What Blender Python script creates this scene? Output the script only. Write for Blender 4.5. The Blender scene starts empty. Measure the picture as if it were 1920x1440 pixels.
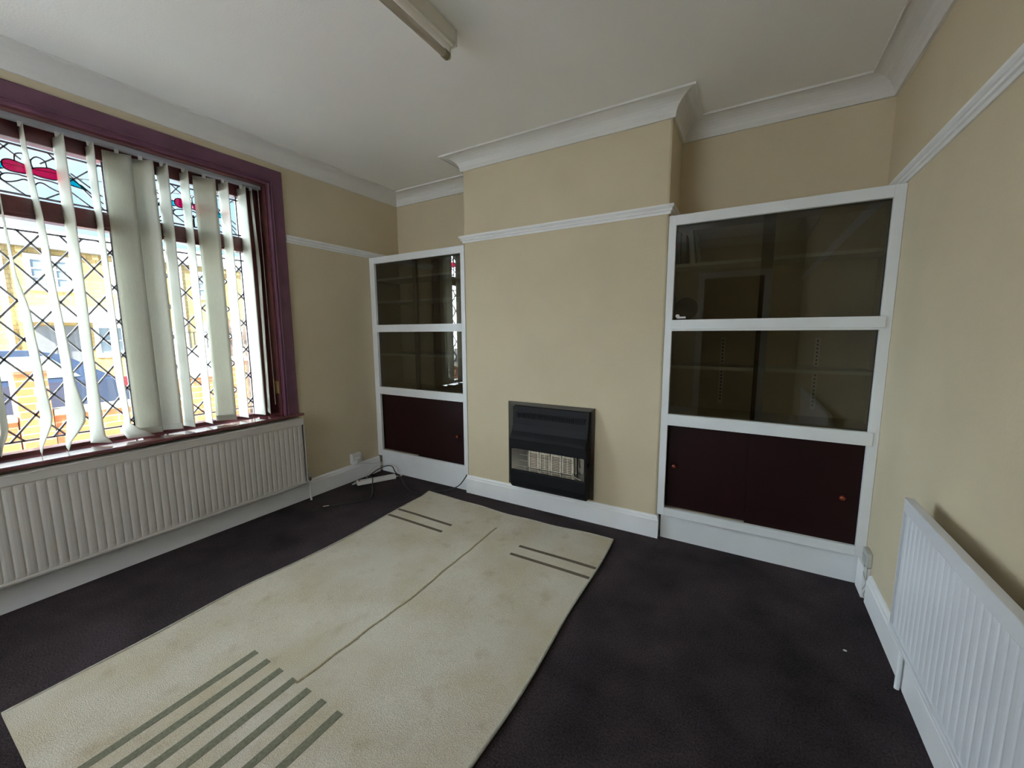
import bpy, bmesh, math, random
from mathutils import Vector, Matrix
random.seed(7)
sc = bpy.context.scene
COL = sc.collection

# ------------------------------------------------------------------ camera
cam_d = bpy.data.cameras.new('camera')
cam_d.sensor_width = 36.0
cam_d.lens = 752.976 / 1920 * 36
cam_d.clip_start = 0.02
cam_d.clip_end = 300
cam = bpy.data.objects.new('camera', cam_d)
COL.objects.link(cam)
R_ = ((0.8630532, -0.5015226, -0.0601183), (0.5050850, 0.8556172, 0.1131739), (-0.0053210, -0.1280400, 0.9917547))
M = Matrix(((R_[0][0], R_[0][2], -R_[0][1], 2.81638), (R_[1][0], R_[1][2], -R_[1][1], -2.41812),
            (R_[2][0], R_[2][2], -R_[2][1], 1.23812), (0, 0, 0, 1)))
cam.matrix_world = M
sc.camera = cam

# ------------------------------------------------------------------ exposure, world, sun
vs = sc.view_settings
vs.view_transform = 'Standard'; vs.look = 'None'; vs.gamma = 1.0; vs.use_curve_mapping = False
vs.exposure = 0.58
sc.cycles.max_bounces = 14
sc.cycles.diffuse_bounces = 8
sc.cycles.transparent_max_bounces = 24
sc.cycles.use_denoising = True
sc.cycles.sample_clamp_indirect = 8

SKY_BASE = 1.35        # blue sky seen over the houses
SKY_FILL = 36.0       # bright sky patch added out of view to light the room
w = bpy.data.worlds.new('world'); sc.world = w; w.use_nodes = True
nt = w.node_tree; N = nt.nodes; L = nt.links; N.clear()
out = N.new('ShaderNodeOutputWorld'); bg = N.new('ShaderNodeBackground')
tc = N.new('ShaderNodeTexCoord')
sep = N.new('ShaderNodeSeparateXYZ'); L.new(tc.outputs['Generated'], sep.inputs[0])
ramp = N.new('ShaderNodeValToRGB'); L.new(sep.outputs[2], ramp.inputs[0])
cr = ramp.color_ramp
cr.elements[0].position = 0.0; cr.elements[0].color = (0.52, 0.66, 0.82, 1)
cr.elements[1].position = 0.55; cr.elements[1].color = (0.16, 0.34, 0.74, 1)
e = cr.elements.new(0.22); e.color = (0.34, 0.55, 0.88, 1)
nz = N.new('ShaderNodeTexNoise'); nz.inputs['Scale'].default_value = 2.6; nz.inputs['Detail'].default_value = 5
L.new(tc.outputs['Generated'], nz.inputs['Vector'])
nr = N.new('ShaderNodeMapRange'); nr.inputs[1].default_value = 0.48; nr.inputs[2].default_value = 0.72
nr.inputs[3].default_value = 0.0; nr.inputs[4].default_value = 0.8
L.new(nz.outputs[0], nr.inputs[0])
mx = N.new('ShaderNodeMix'); mx.data_type = 'RGBA'
L.new(nr.outputs[0], mx.inputs[0]); L.new(ramp.outputs[0], mx.inputs[6]); mx.inputs[7].default_value = (1.0, 1.0, 1.0, 1)
sv = N.new('ShaderNodeVectorMath'); sv.operation = 'DOT_PRODUCT'
L.new(tc.outputs['Generated'], sv.inputs[0])
hd = Vector((-0.40, -0.88, 0.30)).normalized(); sv.inputs[1].default_value = hd
mp = N.new('ShaderNodeMapRange'); mp.inputs[1].default_value = 0.45; mp.inputs[2].default_value = 1.0
mp.interpolation_type = 'SMOOTHSTEP'
L.new(sv.outputs['Value'], mp.inputs[0])
hal = N.new('ShaderNodeVectorMath'); hal.operation = 'SCALE'; hal.inputs[0].default_value = (0.82, 0.93, 1.03)
m1 = N.new('ShaderNodeMath'); m1.operation = 'MULTIPLY'; m1.inputs[1].default_value = SKY_FILL
L.new(mp.outputs[0], m1.inputs[0]); L.new(m1.outputs[0], hal.inputs['Scale'])
sb = N.new('ShaderNodeVectorMath'); sb.operation = 'SCALE'; sb.inputs['Scale'].default_value = SKY_BASE
L.new(mx.outputs[2], sb.inputs[0])
ad = N.new('ShaderNodeVectorMath'); ad.operation = 'ADD'
L.new(hal.outputs[0], ad.inputs[0]); L.new(sb.outputs[0], ad.inputs[1])
L.new(ad.outputs[0], bg.inputs[0]); bg.inputs[1].default_value = 1.0
L.new(bg.outputs[0], out.inputs[0])

sun_d = bpy.data.lights.new('sun', 'SUN'); sun_d.energy = 16; sun_d.angle = 0.01; sun_d.color = (1, 0.93, 0.80)
sun = bpy.data.objects.new('sun', sun_d); COL.objects.link(sun)
sd = Vector((0.45, -0.75, 0.80)).normalized()         # direction towards the sun
sun.rotation_euler = sd.to_track_quat('Z', 'Y').to_euler()
sun.location = (5, -8, 12)

# portal in the window opening (only guides sampling of the daylight)
pd = bpy.data.lights.new('window_portal', 'AREA'); pd.shape = 'RECTANGLE'; pd.size = 1.56; pd.size_y = 2.1
pd.cycles.is_portal = True
po = bpy.data.objects.new('window_portal', pd); COL.objects.link(po)
po.location = (-0.255, -1.87, 1.435)
po.rotation_euler = Vector((-1, 0, 0)).to_track_quat('Z', 'Y').to_euler()
pd2 = bpy.data.lights.new('added_window_portal', 'AREA'); pd2.shape = 'RECTANGLE'; pd2.size = 1.6; pd2.size_y = 1.6  # portal for the window added behind the camera
pd2.cycles.is_portal = True
po2 = bpy.data.objects.new('added_window_portal', pd2); COL.objects.link(po2)
po2.location = (0.92, -3.925, 1.35)
po2.rotation_euler = Vector((0, -1, 0)).to_track_quat('Z', 'Y').to_euler()

# ------------------------------------------------------------------ room dimensions
W = 3.366; A = 0.341; H = 2.45; C1 = 1.002; C2 = 2.402; BACK = -3.8; COVE = 2.36
WY = -0.82; WL = -2.83; WZ0 = 0.642; WZ1 = 2.215; GX = -0.14

# ------------------------------------------------------------------ materials
MATS = {}
def mat(name, col, rough=0.6, metal=0.0, var=0.0, vscale=8.0, bump=0.0, bscale=60.0, spec=0.5, col2=None, coat=0.0):
    if name in MATS: return MATS[name]
    m = bpy.data.materials.new(name); m.use_nodes = True
    t = m.node_tree; b = t.nodes['Principled BSDF']
    b.inputs['Roughness'].default_value = rough; b.inputs['Metallic'].default_value = metal
    b.inputs['Specular IOR Level'].default_value = spec
    if coat: b.inputs['Coat Weight'].default_value = coat
    tcn = t.nodes.new('ShaderNodeTexCoord')
    n = t.nodes.new('ShaderNodeTexNoise'); n.inputs['Scale'].default_value = vscale; n.inputs['Detail'].default_value = 4
    t.links.new(tcn.outputs['Object'], n.inputs['Vector'])
    r = t.nodes.new('ShaderNodeValToRGB'); t.links.new(n.outputs[0], r.inputs[0])
    c2 = col2 or tuple(c * (1 - var) for c in col)
    r.color_ramp.elements[0].position = 0.35; r.color_ramp.elements[0].color = (*c2, 1)
    r.color_ramp.elements[1].position = 0.65; r.color_ramp.elements[1].color = (*col, 1)
    t.links.new(r.outputs[0], b.inputs['Base Color'])
    if bump:
        n2 = t.nodes.new('ShaderNodeTexNoise'); n2.inputs['Scale'].default_value = bscale; n2.inputs['Detail'].default_value = 3
        t.links.new(tcn.outputs['Object'], n2.inputs['Vector'])
        bp = t.nodes.new('ShaderNodeBump'); bp.inputs['Strength'].default_value = bump; bp.inputs['Distance'].default_value = 0.01
        t.links.new(n2.outputs[0], bp.inputs['Height']); t.links.new(bp.outputs[0], b.inputs['Normal'])
    MATS[name] = m; return m

def thin_glass(name, tint, gloss_rough=0.0, fres=1.5):
    m = bpy.data.materials.new(name); m.use_nodes = True
    t = m.node_tree; t.nodes.clear()
    o = t.nodes.new('ShaderNodeOutputMaterial'); mixs = t.nodes.new('ShaderNodeMixShader')
    tr = t.nodes.new('ShaderNodeBsdfTransparent'); tr.inputs[0].default_value = (*tint, 1)
    gl = t.nodes.new('ShaderNodeBsdfGlossy'); gl.inputs['Roughness'].default_value = gloss_rough
    gl.inputs[0].default_value = (1, 1, 1, 1)
    fr = t.nodes.new('ShaderNodeFresnel'); ge = t.nodes.new('ShaderNodeNewGeometry'); mr = t.nodes.new('ShaderNodeMapRange')
    mr.inputs[3].default_value = fres; mr.inputs[4].default_value = 1 / fres          # same reflectance entering and leaving the pane
    t.links.new(ge.outputs['Backfacing'], mr.inputs[0]); t.links.new(mr.outputs[0], fr.inputs[0])
    t.links.new(fr.outputs[0], mixs.inputs[0]); t.links.new(tr.outputs[0], mixs.inputs[1]); t.links.new(gl.outputs[0], mixs.inputs[2])
    t.links.new(mixs.outputs[0], o.inputs[0]); MATS[name] = m; return m

def brick_mat(name, c1, c2, mortar, bw, bh, msize=0.01, axis='YZ', bump=0.3, var=0.15, squash=1.0):
    m = bpy.data.materials.new(name); m.use_nodes = True
    t = m.node_tree; b = t.nodes['Principled BSDF']; b.inputs['Roughness'].default_value = 0.85
    tcn = t.nodes.new('ShaderNodeTexCoord'); s = t.nodes.new('ShaderNodeSeparateXYZ'); c = t.nodes.new('ShaderNodeCombineXYZ')
    t.links.new(tcn.outputs['Object'], s.inputs[0])
    a = t.nodes.new('ShaderNodeMath'); a.operation = 'ADD'
    t.links.new(s.outputs[0], a.inputs[0]); t.links.new(s.outputs[1], a.inputs[1])
    t.links.new(a.outputs[0], c.inputs[0]); t.links.new(s.outputs[2], c.inputs[1])
    br = t.nodes.new('ShaderNodeTexBrick'); t.links.new(c.outputs[0], br.inputs['Vector'])
    br.inputs['Color1'].default_value = (*c1, 1); br.inputs['Color2'].default_value = (*c2, 1); br.inputs['Mortar'].default_value = (*mortar, 1)
    br.inputs['Scale'].default_value = 1.0; br.inputs['Mortar Size'].default_value = msize
    br.inputs['Brick Width'].default_value = bw; br.inputs['Row Height'].default_value = bh
    nz_ = t.nodes.new('ShaderNodeTexNoise'); nz_.inputs['Scale'].default_value = 3.0; t.links.new(tcn.outputs['Object'], nz_.inputs['Vector'])
    mm = t.nodes.new('ShaderNodeMix'); mm.data_type = 'RGBA'; mm.blend_type = 'MULTIPLY'; mm.inputs[0].default_value = var
    t.links.new(br.outputs[0], mm.inputs[6]); t.links.new(nz_.outputs[0], mm.inputs[7])
    t.links.new(mm.outputs[2], b.inputs['Base Color'])
    bp = t.nodes.new('ShaderNodeBump'); bp.inputs['Strength'].default_value = bump; bp.inputs['Distance'].default_value = 0.01
    inv = t.nodes.new('ShaderNodeMath'); inv.operation = 'SUBTRACT'; inv.inputs[0].default_value = 1.0
    t.links.new(br.outputs['Fac'], inv.inputs[1]); t.links.new(inv.outputs[0], bp.inputs['Height'])
    t.links.new(bp.outputs[0], b.inputs['Normal']); MATS[name] = m; return m

cream = mat('cream_wall_paint', (0.63, 0.545, 0.385), 0.75, var=0.06, vscale=2.5, bump=0.12, bscale=90, spec=0.25)
ceil_m = mat('ceiling_paint', (0.88, 0.88, 0.87), 0.85, var=0.03, vscale=2.0, bump=0.08, bscale=120, spec=0.2)
cove_m = mat('cove_paint', (0.74, 0.73, 0.71), 0.6, var=0.03, vscale=3, spec=0.3)
white = mat('white_gloss_paint', (0.76, 0.78, 0.79), 0.35, var=0.05, vscale=5, bump=0.05, bscale=25)
white_wd = mat('white_woodwork', (0.85, 0.86, 0.87), 0.4, var=0.04, vscale=6, bump=0.04, bscale=30)
rad_l_m = mat('radiator_enamel', (0.52, 0.49, 0.45), 0.35, var=0.03, vscale=5)
rad_r_m = mat('radiator_white_enamel', (0.70, 0.72, 0.76), 0.35, var=0.03, vscale=5)
mahog = mat('mahogany_stain', (0.14, 0.035, 0.038), 0.28, var=0.35, vscale=14, bump=0.05, bscale=40, coat=0.3)
mahog_d = mat('dark_mahogany_stain', (0.145, 0.052, 0.095), 0.4, var=0.25, vscale=10, coat=0.15)
door_m = mat('maroon_lacquer', (0.016, 0.0025, 0.003), 0.5, var=0.2, vscale=6, spec=0.2)
knob_m = mat('red_brown_knob', (0.20, 0.035, 0.015), 0.25, var=0.2)
lead_m = mat('lead_came', (0.22, 0.21, 0.23), 0.6, metal=0.0, var=0.2)  # grey lightened, flare from the window is put into the colour
black_m = mat('black_enamel', (0.005, 0.0055, 0.008), 0.5, var=0.2, spec=0.2)
brown_m = mat('bronzed_flange', (0.065, 0.055, 0.038), 0.45, metal=0.3, var=0.3, vscale=6)
steel_m = mat('polished_steel', (0.60, 0.60, 0.58), 0.22, metal=1.0, var=0.1)
ceram_m = mat('radiant_ceramic', (0.72, 0.66, 0.54), 0.8, var=0.15, vscale=30)
slot_m = mat('dark_slots', (0.16, 0.10, 0.06), 0.9, var=0.3)  # dark brown bars set on the ceramic as its slots
chrome = mat('chrome', (0.65, 0.63, 0.6), 0.25, metal=1.0)
brass = mat('brass', (0.55, 0.42, 0.18), 0.3, metal=1.0)
plastic = mat('white_plastic', (0.68, 0.68, 0.66), 0.4, var=0.04)
grey_p = mat('grey_plastic', (0.42, 0.42, 0.40), 0.5, var=0.1)
cable_k = mat('black_flex', (0.012, 0.012, 0.013), 0.45)
shelf_m = mat('cream_shelf_paint', (0.80, 0.77, 0.66), 0.55, var=0.06, bump=0.03)
lining = mat('cabinet_lining_paint', (0.62, 0.55, 0.40), 0.7, var=0.08)
rail_m = mat('headrail_plastic', (0.38, 0.40, 0.44), 0.4)
tube_m = mat('fluorescent_tube_glass', (0.62, 0.57, 0.50), 0.25, var=0.03)
batten_m = mat('batten_enamel', (0.74, 0.72, 0.64), 0.4, var=0.05)
holder_m = mat('aged_lampholder', (0.26, 0.23, 0.13), 0.5, var=0.2)
glass_w = thin_glass('window_glass', (0.93, 0.96, 0.96))
glass_s = thin_glass('smoked_glass', (0.55, 0.54, 0.49), fres=1.65)
glass_p = thin_glass('magenta_glass', (0.72, 0.02, 0.22))
glass_c = thin_glass('cyan_glass', (0.02, 0.62, 0.68))
car_glass = mat('car_window_glass', (0.25, 0.32, 0.34), 0.05, spec=0.8)

def slat_material():
    m = bpy.data.materials.new('blind_fabric'); m.use_nodes = True
    t = m.node_tree; t.nodes.clear()
    o = t.nodes.new('ShaderNodeOutputMaterial'); mixs = t.nodes.new('ShaderNodeMixShader')
    d = t.nodes.new('ShaderNodeBsdfDiffuse'); tl = t.nodes.new('ShaderNodeBsdfTranslucent')
    tcn = t.nodes.new('ShaderNodeTexCoord'); n = t.nodes.new('ShaderNodeTexNoise')
    mpn = t.nodes.new('ShaderNodeMapping'); mpn.inputs['Scale'].default_value = (220, 220, 30)
    t.links.new(tcn.outputs['Object'], mpn.inputs[0]); t.links.new(mpn.outputs[0], n.inputs['Vector'])
    n.inputs['Scale'].default_value = 1.0
    r = t.nodes.new('ShaderNodeValToRGB'); t.links.new(n.outputs[0], r.inputs[0])
    r.color_ramp.elements[0].color = (0.60, 0.595, 0.52, 1); r.color_ramp.elements[1].color = (0.70, 0.695, 0.62, 1)
    t.links.new(r.outputs[0], d.inputs[0]); t.links.new(r.outputs[0], tl.inputs[0])
    mixs.inputs[0].default_value = 0.47
    t.links.new(d.outputs[0], mixs.inputs[1]); t.links.new(tl.outputs[0], mixs.inputs[2]); t.links.new(mixs.outputs[0], o.inputs[0])
    return m
slat_m = slat_material()

def carpet_material():
    m = bpy.data.materials.new('dark_carpet'); m.use_nodes = True
    t = m.node_tree; b = t.nodes['Principled BSDF']; b.inputs['Roughness'].default_value = 1.0; b.inputs['Specular IOR Level'].default_value = 0.05
    tcn = t.nodes.new('ShaderNodeTexCoord')
    def noise(s, d=4):
        n = t.nodes.new('ShaderNodeTexNoise'); n.inputs['Scale'].default_value = s; n.inputs['Detail'].default_value = d
        t.links.new(tcn.outputs['Object'], n.inputs['Vector']); return n
    n1 = noise(150, 4); n2 = noise(4.0, 8)
    r1 = t.nodes.new('ShaderNodeValToRGB'); t.links.new(n1.outputs[0], r1.inputs[0])
    r1.color_ramp.elements[0].position = 0.3; r1.color_ramp.elements[0].color = (0.025, 0.020, 0.022, 1)
    r1.color_ramp.elements[1].position = 0.75; r1.color_ramp.elements[1].color = (0.064, 0.053, 0.057, 1)
    r2 = t.nodes.new('ShaderNodeValToRGB'); t.links.new(n2.outputs[0], r2.inputs[0])
    r2.color_ramp.elements[0].position = 0.3; r2.color_ramp.elements[0].color = (0.62, 0.62, 0.62, 1)
    r2.color_ramp.elements[1].position = 0.7; r2.color_ramp.elements[1].color = (1.4, 1.32, 1.34, 1)
    mm = t.nodes.new('ShaderNodeMix'); mm.data_type = 'RGBA'; mm.blend_type = 'MULTIPLY'; mm.inputs[0].default_value = 1
    t.links.new(r1.outputs[0], mm.inputs[6]); t.links.new(r2.outputs[0], mm.inputs[7]); t.links.new(mm.outputs[2], b.inputs['Base Color'])
    bp = t.nodes.new('ShaderNodeBump'); bp.inputs['Strength'].default_value = 0.8; bp.inputs['Distance'].default_value = 0.006
    t.links.new(n1.outputs[0], bp.inputs['Height']); t.links.new(bp.outputs[0], b.inputs['Normal'])
    return m
carpet = carpet_material()

def rug_material():
    m = bpy.data.materials.new('rug_wool'); m.use_nodes = True
    t = m.node_tree; b = t.nodes['Principled BSDF']; b.inputs['Roughness'].default_value = 1.0; b.inputs['Specular IOR Level'].default_value = 0.05
    tcn = t.nodes.new('ShaderNodeTexCoord')
    def noise(s, d=4):
        n = t.nodes.new('ShaderNodeTexNoise'); n.inputs['Scale'].default_value = s; n.inputs['Detail'].default_value = d
        t.links.new(tcn.outputs['Object'], n.inputs['Vector']); return n
    def ramp_(n, p0, c0, p1, c1):
        r = t.nodes.new('ShaderNodeValToRGB'); t.links.new(n.outputs[0], r.inputs[0])
        r.color_ramp.elements[0].position = p0; r.color_ramp.elements[0].color = (*c0, 1)
        r.color_ramp.elements[1].position = p1; r.color_ramp.elements[1].color = (*c1, 1); return r
    def mul(a, bb, f=1.0):
        mm = t.nodes.new('ShaderNodeMix'); mm.data_type = 'RGBA'; mm.blend_type = 'MULTIPLY'; mm.inputs[0].default_value = f
        t.links.new(a, mm.inputs[6]); t.links.new(bb, mm.inputs[7]); return mm.outputs[2]
    n1 = noise(300, 2); n2 = noise(3.2, 6); n3 = noise(9, 5)
    base = ramp_(n1, 0.3, (0.485, 0.44, 0.36), 0.7, (0.65, 0.60, 0.495))
    st = ramp_(n2, 0.33, (0.86, 0.82, 0.72), 0.60, (1, 1, 1))
    st2 = ramp_(n3, 0.28, (0.80, 0.76, 0.70), 0.42, (1, 1, 1))
    c = mul(base.outputs[0], st.outputs[0]); c = mul(c, st2.outputs[0], 0.7)
    t.links.new(c, b.inputs['Base Color'])
    bp = t.nodes.new('ShaderNodeBump'); bp.inputs['Strength'].default_value = 0.7; bp.inputs['Distance'].default_value = 0.005
    t.links.new(n1.outputs[0], bp.inputs['Height']); t.links.new(bp.outputs[0], b.inputs['Normal'])
    return m
rug_m = rug_material()
rug_brown = mat('rug_brown_stripe_wool', (0.15, 0.12, 0.09), 1.0, var=0.25, vscale=200, spec=0.05)
rug_green = mat('rug_olive_stripe_wool', (0.20, 0.20, 0.14), 1.0, var=0.3, vscale=120, spec=0.05)
rug_crease = mat('rug_crease_soil', (0.38, 0.31, 0.18), 1.0, var=0.3, vscale=60, spec=0.05)
rug_edge = mat('rug_edge_binding', (0.46, 0.44, 0.36), 1.0, var=0.2, vscale=60, spec=0.05)

# ------------------------------------------------------------------ mesh helpers
ORG = {}
def link(name, bm, m, parent=None, loc=None, smooth=False, bevel=0.0, label=None):
    """bmesh in world coordinates -> ONE object; origin at loc (or the root's origin)"""
    if parent is not None: org = ORG[parent]
    elif loc is not None: org = Vector(loc)
    else:
        xs = [v.co for v in bm.verts]
        org = Vector((sum(v.x for v in xs) / len(xs), sum(v.y for v in xs) / len(xs), min(v.z for v in xs)))
    bmesh.ops.recalc_face_normals(bm, faces=bm.faces[:])
    bmesh.ops.translate(bm, verts=bm.verts[:], vec=-org)
    me = bpy.data.meshes.new(name); bm.to_mesh(me); bm.free()
    mm = m if isinstance(m, (list, tuple)) else [m]
    for x in mm: me.materials.append(x)
    if smooth:
        for p in me.polygons: p.use_smooth = True
    o = bpy.data.objects.new(name, me); COL.objects.link(o)
    if parent is not None: o.parent = parent
    else: o.location = org
    ORG[o] = org
    if bevel:
        md = o.modifiers.new('bevel', 'BEVEL'); md.width = bevel; md.segments = 2; md.limit_method = 'ANGLE'; md.angle_limit = math.radians(40)
    if label: o['label'] = label
    return o
def thing(name, loc, label, cat, group=None):
    o = bpy.data.objects.new(name, None); COL.objects.link(o); o.location = loc; o.empty_display_size = 0.05
    ORG[o] = Vector(loc); o['label'] = label; o['category'] = cat
    if group: o['group'] = group
    return o
def tag(o, label, cat, group=None):
    o['label'] = label; o['category'] = cat
    if group: o['group'] = group
    return o
def struct(name, bm, m, smooth=False, bevel=0.0):
    o = link(name, bm, m, smooth=smooth, bevel=bevel); o['kind'] = 'structure'; return o

def nb(): return bmesh.new()
def box(bm, x0, x1, y0, y1, z0, z1, mi=0):
    vs_ = [bm.verts.new((x, y, z)) for x in (x0, x1) for y in (y0, y1) for z in (z0, z1)]
    for f in ((0, 1, 3, 2), (4, 6, 7, 5), (0, 4, 5, 1), (2, 3, 7, 6), (0, 2, 6, 4), (1, 5, 7, 3)):
        fc = bm.faces.new([vs_[i] for i in f]); fc.material_index = mi
    return bm
def bx(*a): return box(nb(), *a)
def obox(bm, c, ux, uy, uz, mi=0):
    """box with centre c and half-axis vectors"""
    c, ux, uy, uz = map(Vector, (c, ux, uy, uz))
    vs_ = [bm.verts.new(c + sx * ux + sy * uy + sz * uz) for sx in (-1, 1) for sy in (-1, 1) for sz in (-1, 1)]
    for f in ((0, 1, 3, 2), (4, 6, 7, 5), (0, 4, 5, 1), (2, 3, 7, 6), (0, 2, 6, 4), (1, 5, 7, 3)):
        fc = bm.faces.new([vs_[i] for i in f]); fc.material_index = mi
    return bm
def cyl(bm, p0, p1, r0, r1=None, n=16, caps=True, mi=0):
    p0, p1 = Vector(p0), Vector(p1); r1 = r0 if r1 is None else r1
    d = (p1 - p0).normalized(); a = d.orthogonal().normalized(); b = d.cross(a)
    A_ = [bm.verts.new(p0 + r0 * (math.cos(t) * a + math.sin(t) * b)) for t in [2 * math.pi * i / n for i in range(n)]]
    B_ = [bm.verts.new(p1 + r1 * (math.cos(t) * a + math.sin(t) * b)) for t in [2 * math.pi * i / n for i in range(n)]]
    for i in range(n):
        f = bm.faces.new((A_[i], A_[(i + 1) % n], B_[(i + 1) % n], B_[i])); f.material_index = mi
    if caps:
        bm.faces.new(A_[::-1]).material_index = mi; bm.faces.new(B_).material_index = mi
    return bm
def catmull(pts, k=8):
    P = [Vector(p) for p in pts]; P = [2 * P[0] - P[1]] + P + [2 * P[-1] - P[-2]]; o = []
    for i in range(1, len(P) - 2):
        for j in range(k):
            t = j / k
            o.append(0.5 * ((2 * P[i]) + (P[i + 1] - P[i - 1]) * t + (2 * P[i - 1] - 5 * P[i] + 4 * P[i + 1] - P[i + 2]) * t * t
                            + (-P[i - 1] + 3 * P[i] - 3 * P[i + 1] + P[i + 2]) * t ** 3))
    o.append(P[-2]); return o
def tube(bm, pts, r, n=8, smooth=True, k=8):
    P = catmull(pts, k) if smooth else [Vector(p) for p in pts]
    rings = []; up = Vector((0, 0, 1))
    prev = None
    for i, p in enumerate(P):
        d = (P[min(i + 1, len(P) - 1)] - P[max(i - 1, 0)]).normalized()
        a = d.orthogonal().normalized() if prev is None else (prev - d * prev.dot(d)).normalized()
        prev = a; b = d.cross(a)
        rings.append([bm.verts.new(p + r * (math.cos(2 * math.pi * j / n) * a + math.sin(2 * math.pi * j / n) * b)) for j in range(n)])
    for i in range(len(rings) - 1):
        for j in range(n):
            bm.faces.new((rings[i][j], rings[i][(j + 1) % n], rings[i + 1][(j + 1) % n], rings[i + 1][j]))
    bm.faces.new(rings[0][::-1]); bm.faces.new(rings[-1])
    return bm
def prism(bm, poly, axis, a0, a1, mi=0):
    """extrude polygon (2D) along axis 'x','y','z'"""
    def v(p, a):
        return {'x': (a, p[0], p[1]), 'y': (p[0], a, p[1]), 'z': (p[0], p[1], a)}[axis]
    A_ = [bm.verts.new(v(p, a0)) for p in poly]; B_ = [bm.verts.new(v(p, a1)) for p in poly]; n = len(poly)
    for i in range(n):
        bm.faces.new((A_[i], A_[(i + 1) % n], B_[(i + 1) % n], B_[i])).material_index = mi
    bm.faces.new(A_[::-1]).material_index = mi; bm.faces.new(B_).material_index = mi
    return bm
def sweep(bm, path, prof, closed=False):
    """sweep profile [(offset to the right of travel, z)] (closed loop) along a 2D path with mitres"""
    P = [Vector(p) for p in path]; n = len(P); rings = []
    for i in range(n):
        def nrm(a, b): d = (b - a).normalized(); return Vector((d.y, -d.x))
        if closed or 0 < i < n - 1:
            n1 = nrm(P[i - 1], P[i]); n2 = nrm(P[i], P[(i + 1) % n]); m = (n1 + n2) / (1 + n1.dot(n2))
        elif i == 0: m = nrm(P[0], P[1])
        else: m = nrm(P[-2], P[-1])
        rings.append([bm.verts.new((P[i].x + m.x * o, P[i].y + m.y * o, z)) for o, z in prof])
    k = len(prof)
    for i in range(n if closed else n - 1):
        a, b = rings[i], rings[(i + 1) % n]
        for j in range(k): bm.faces.new((a[j], a[(j + 1) % k], b[(j + 1) % k], b[j]))
    if not closed:
        bm.faces.new(rings[0][::-1]); bm.faces.new(rings[-1])
    return bm

# ------------------------------------------------------------------ room shell
struct('floor', bx(-0.02, W + 0.1, BACK - 0.1, A + 0.1, -0.1, 0.0), carpet)
struct('ceiling', bx(-0.25, W + 0.15, BACK - 0.15, A + 0.15, H, H + 0.15), ceil_m)
bm = nb()                                                    # wall with the window opening
box(bm, -0.25, 0, BACK, A, -0.1, WZ0); box(bm, -0.25, 0, BACK, A, WZ1, H)
box(bm, -0.25, 0, WY, A, WZ0, WZ1); box(bm, -0.25, 0, BACK, WL, WZ0, WZ1)
struct('wall_left', bm, cream)
bm = nb(); box(bm, -0.25, W + 0.12, A, A + 0.12, -0.1, H)
struct('wall_far', bm, cream)
o = struct('wall_chimney_breast', bx(C1, C2, 0.0, A, -0.1, H), cream, bevel=0.012)
struct('wall_right', bx(W, W + 0.12, BACK, A, -0.1, H), cream)
BX0, BX1, BZ0, BZ1 = 0.12, 1.72, 0.55, 2.15                  # net-curtained window added behind the camera to brighten the room
bm = nb(); box(bm, -0.25, BX0, BACK - 0.12, BACK, -0.1, H); box(bm, BX1, W + 0.12, BACK - 0.12, BACK, -0.1, H)
box(bm, BX0, BX1, BACK - 0.12, BACK, -0.1, BZ0); box(bm, BX0, BX1, BACK - 0.12, BACK, BZ1, H)
struct('wall_back', bm, cream)
bm = nb(); y0_, y1_ = BACK - .10, BACK - .05
box(bm, BX0, BX1, y0_, y1_, BZ0, BZ0 + .05); box(bm, BX0, BX1, y0_, y1_, BZ1 - .05, BZ1)
for x_ in (BX0, (BX0 + BX1) / 2 - .025, BX1 - .05): box(bm, x_, x_ + .05, y0_ + .001, y1_ - .001, BZ0 + .05, BZ1 - .05)
w2 = struct('added_window', bm, white_wd)  # unseen window, added as a second source of daylight
def added_net_material():
    m = bpy.data.materials.new('added_net_voile'); m.use_nodes = True
    t = m.node_tree; t.nodes.clear(); o = t.nodes.new('ShaderNodeOutputMaterial'); mixs = t.nodes.new('ShaderNodeMixShader')
    d = t.nodes.new('ShaderNodeBsdfDiffuse'); tl = t.nodes.new('ShaderNodeBsdfTranslucent')
    d.inputs[0].default_value = (.75, .77, .8, 1); tl.inputs[0].default_value = (.58, .58, .58, 1); mixs.inputs[0].default_value = .35
    t.links.new(d.outputs[0], mixs.inputs[1]); t.links.new(tl.outputs[0], mixs.inputs[2]); t.links.new(mixs.outputs[0], o.inputs[0]); return m
bm = nb(); g_ = []
for i in range(121):
    x_ = BX0 + .004 + (BX1 - BX0 - .008) * i / 120; yy_ = BACK - .03 + .012 * math.sin(i * .9)
    g_.append((bm.verts.new((x_, yy_, BZ0 + .01)), bm.verts.new((x_, yy_, BZ1 - .004))))
for a_, b_ in zip(g_[:-1], g_[1:]): bm.faces.new((a_[0], b_[0], b_[1], a_[1]))
link('added_net_curtain', bm, added_net_material(), w2, smooth=True)  # net added to spread the extra daylight softly

# coved cornice with its bead, following alcoves and chimney breast
E_ = 0.117
prof = [(0, COVE), (0.012, COVE), (0.014, COVE + 0.008)]
for i in range(1, 8):
    a = i / 8 * math.pi / 2
    prof.append((0.014 + (E_ - 0.022) * (1 - math.cos(a)), COVE + 0.008 + (H - 0.006 - COVE - 0.008) * math.sin(a)))
prof += [(E_ - 0.008, H - 0.006), (E_ - 0.006, H - 0.010), (E_, H - 0.010), (E_ + 0.001, H), (0, H)]
path = [(0, BACK), (0, A), (C1, A), (C1, 0), (C2, 0), (C2, A), (W, A), (W, BACK)]
struct('trim_1', sweep(nb(), path, prof, True), cove_m)
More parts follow.
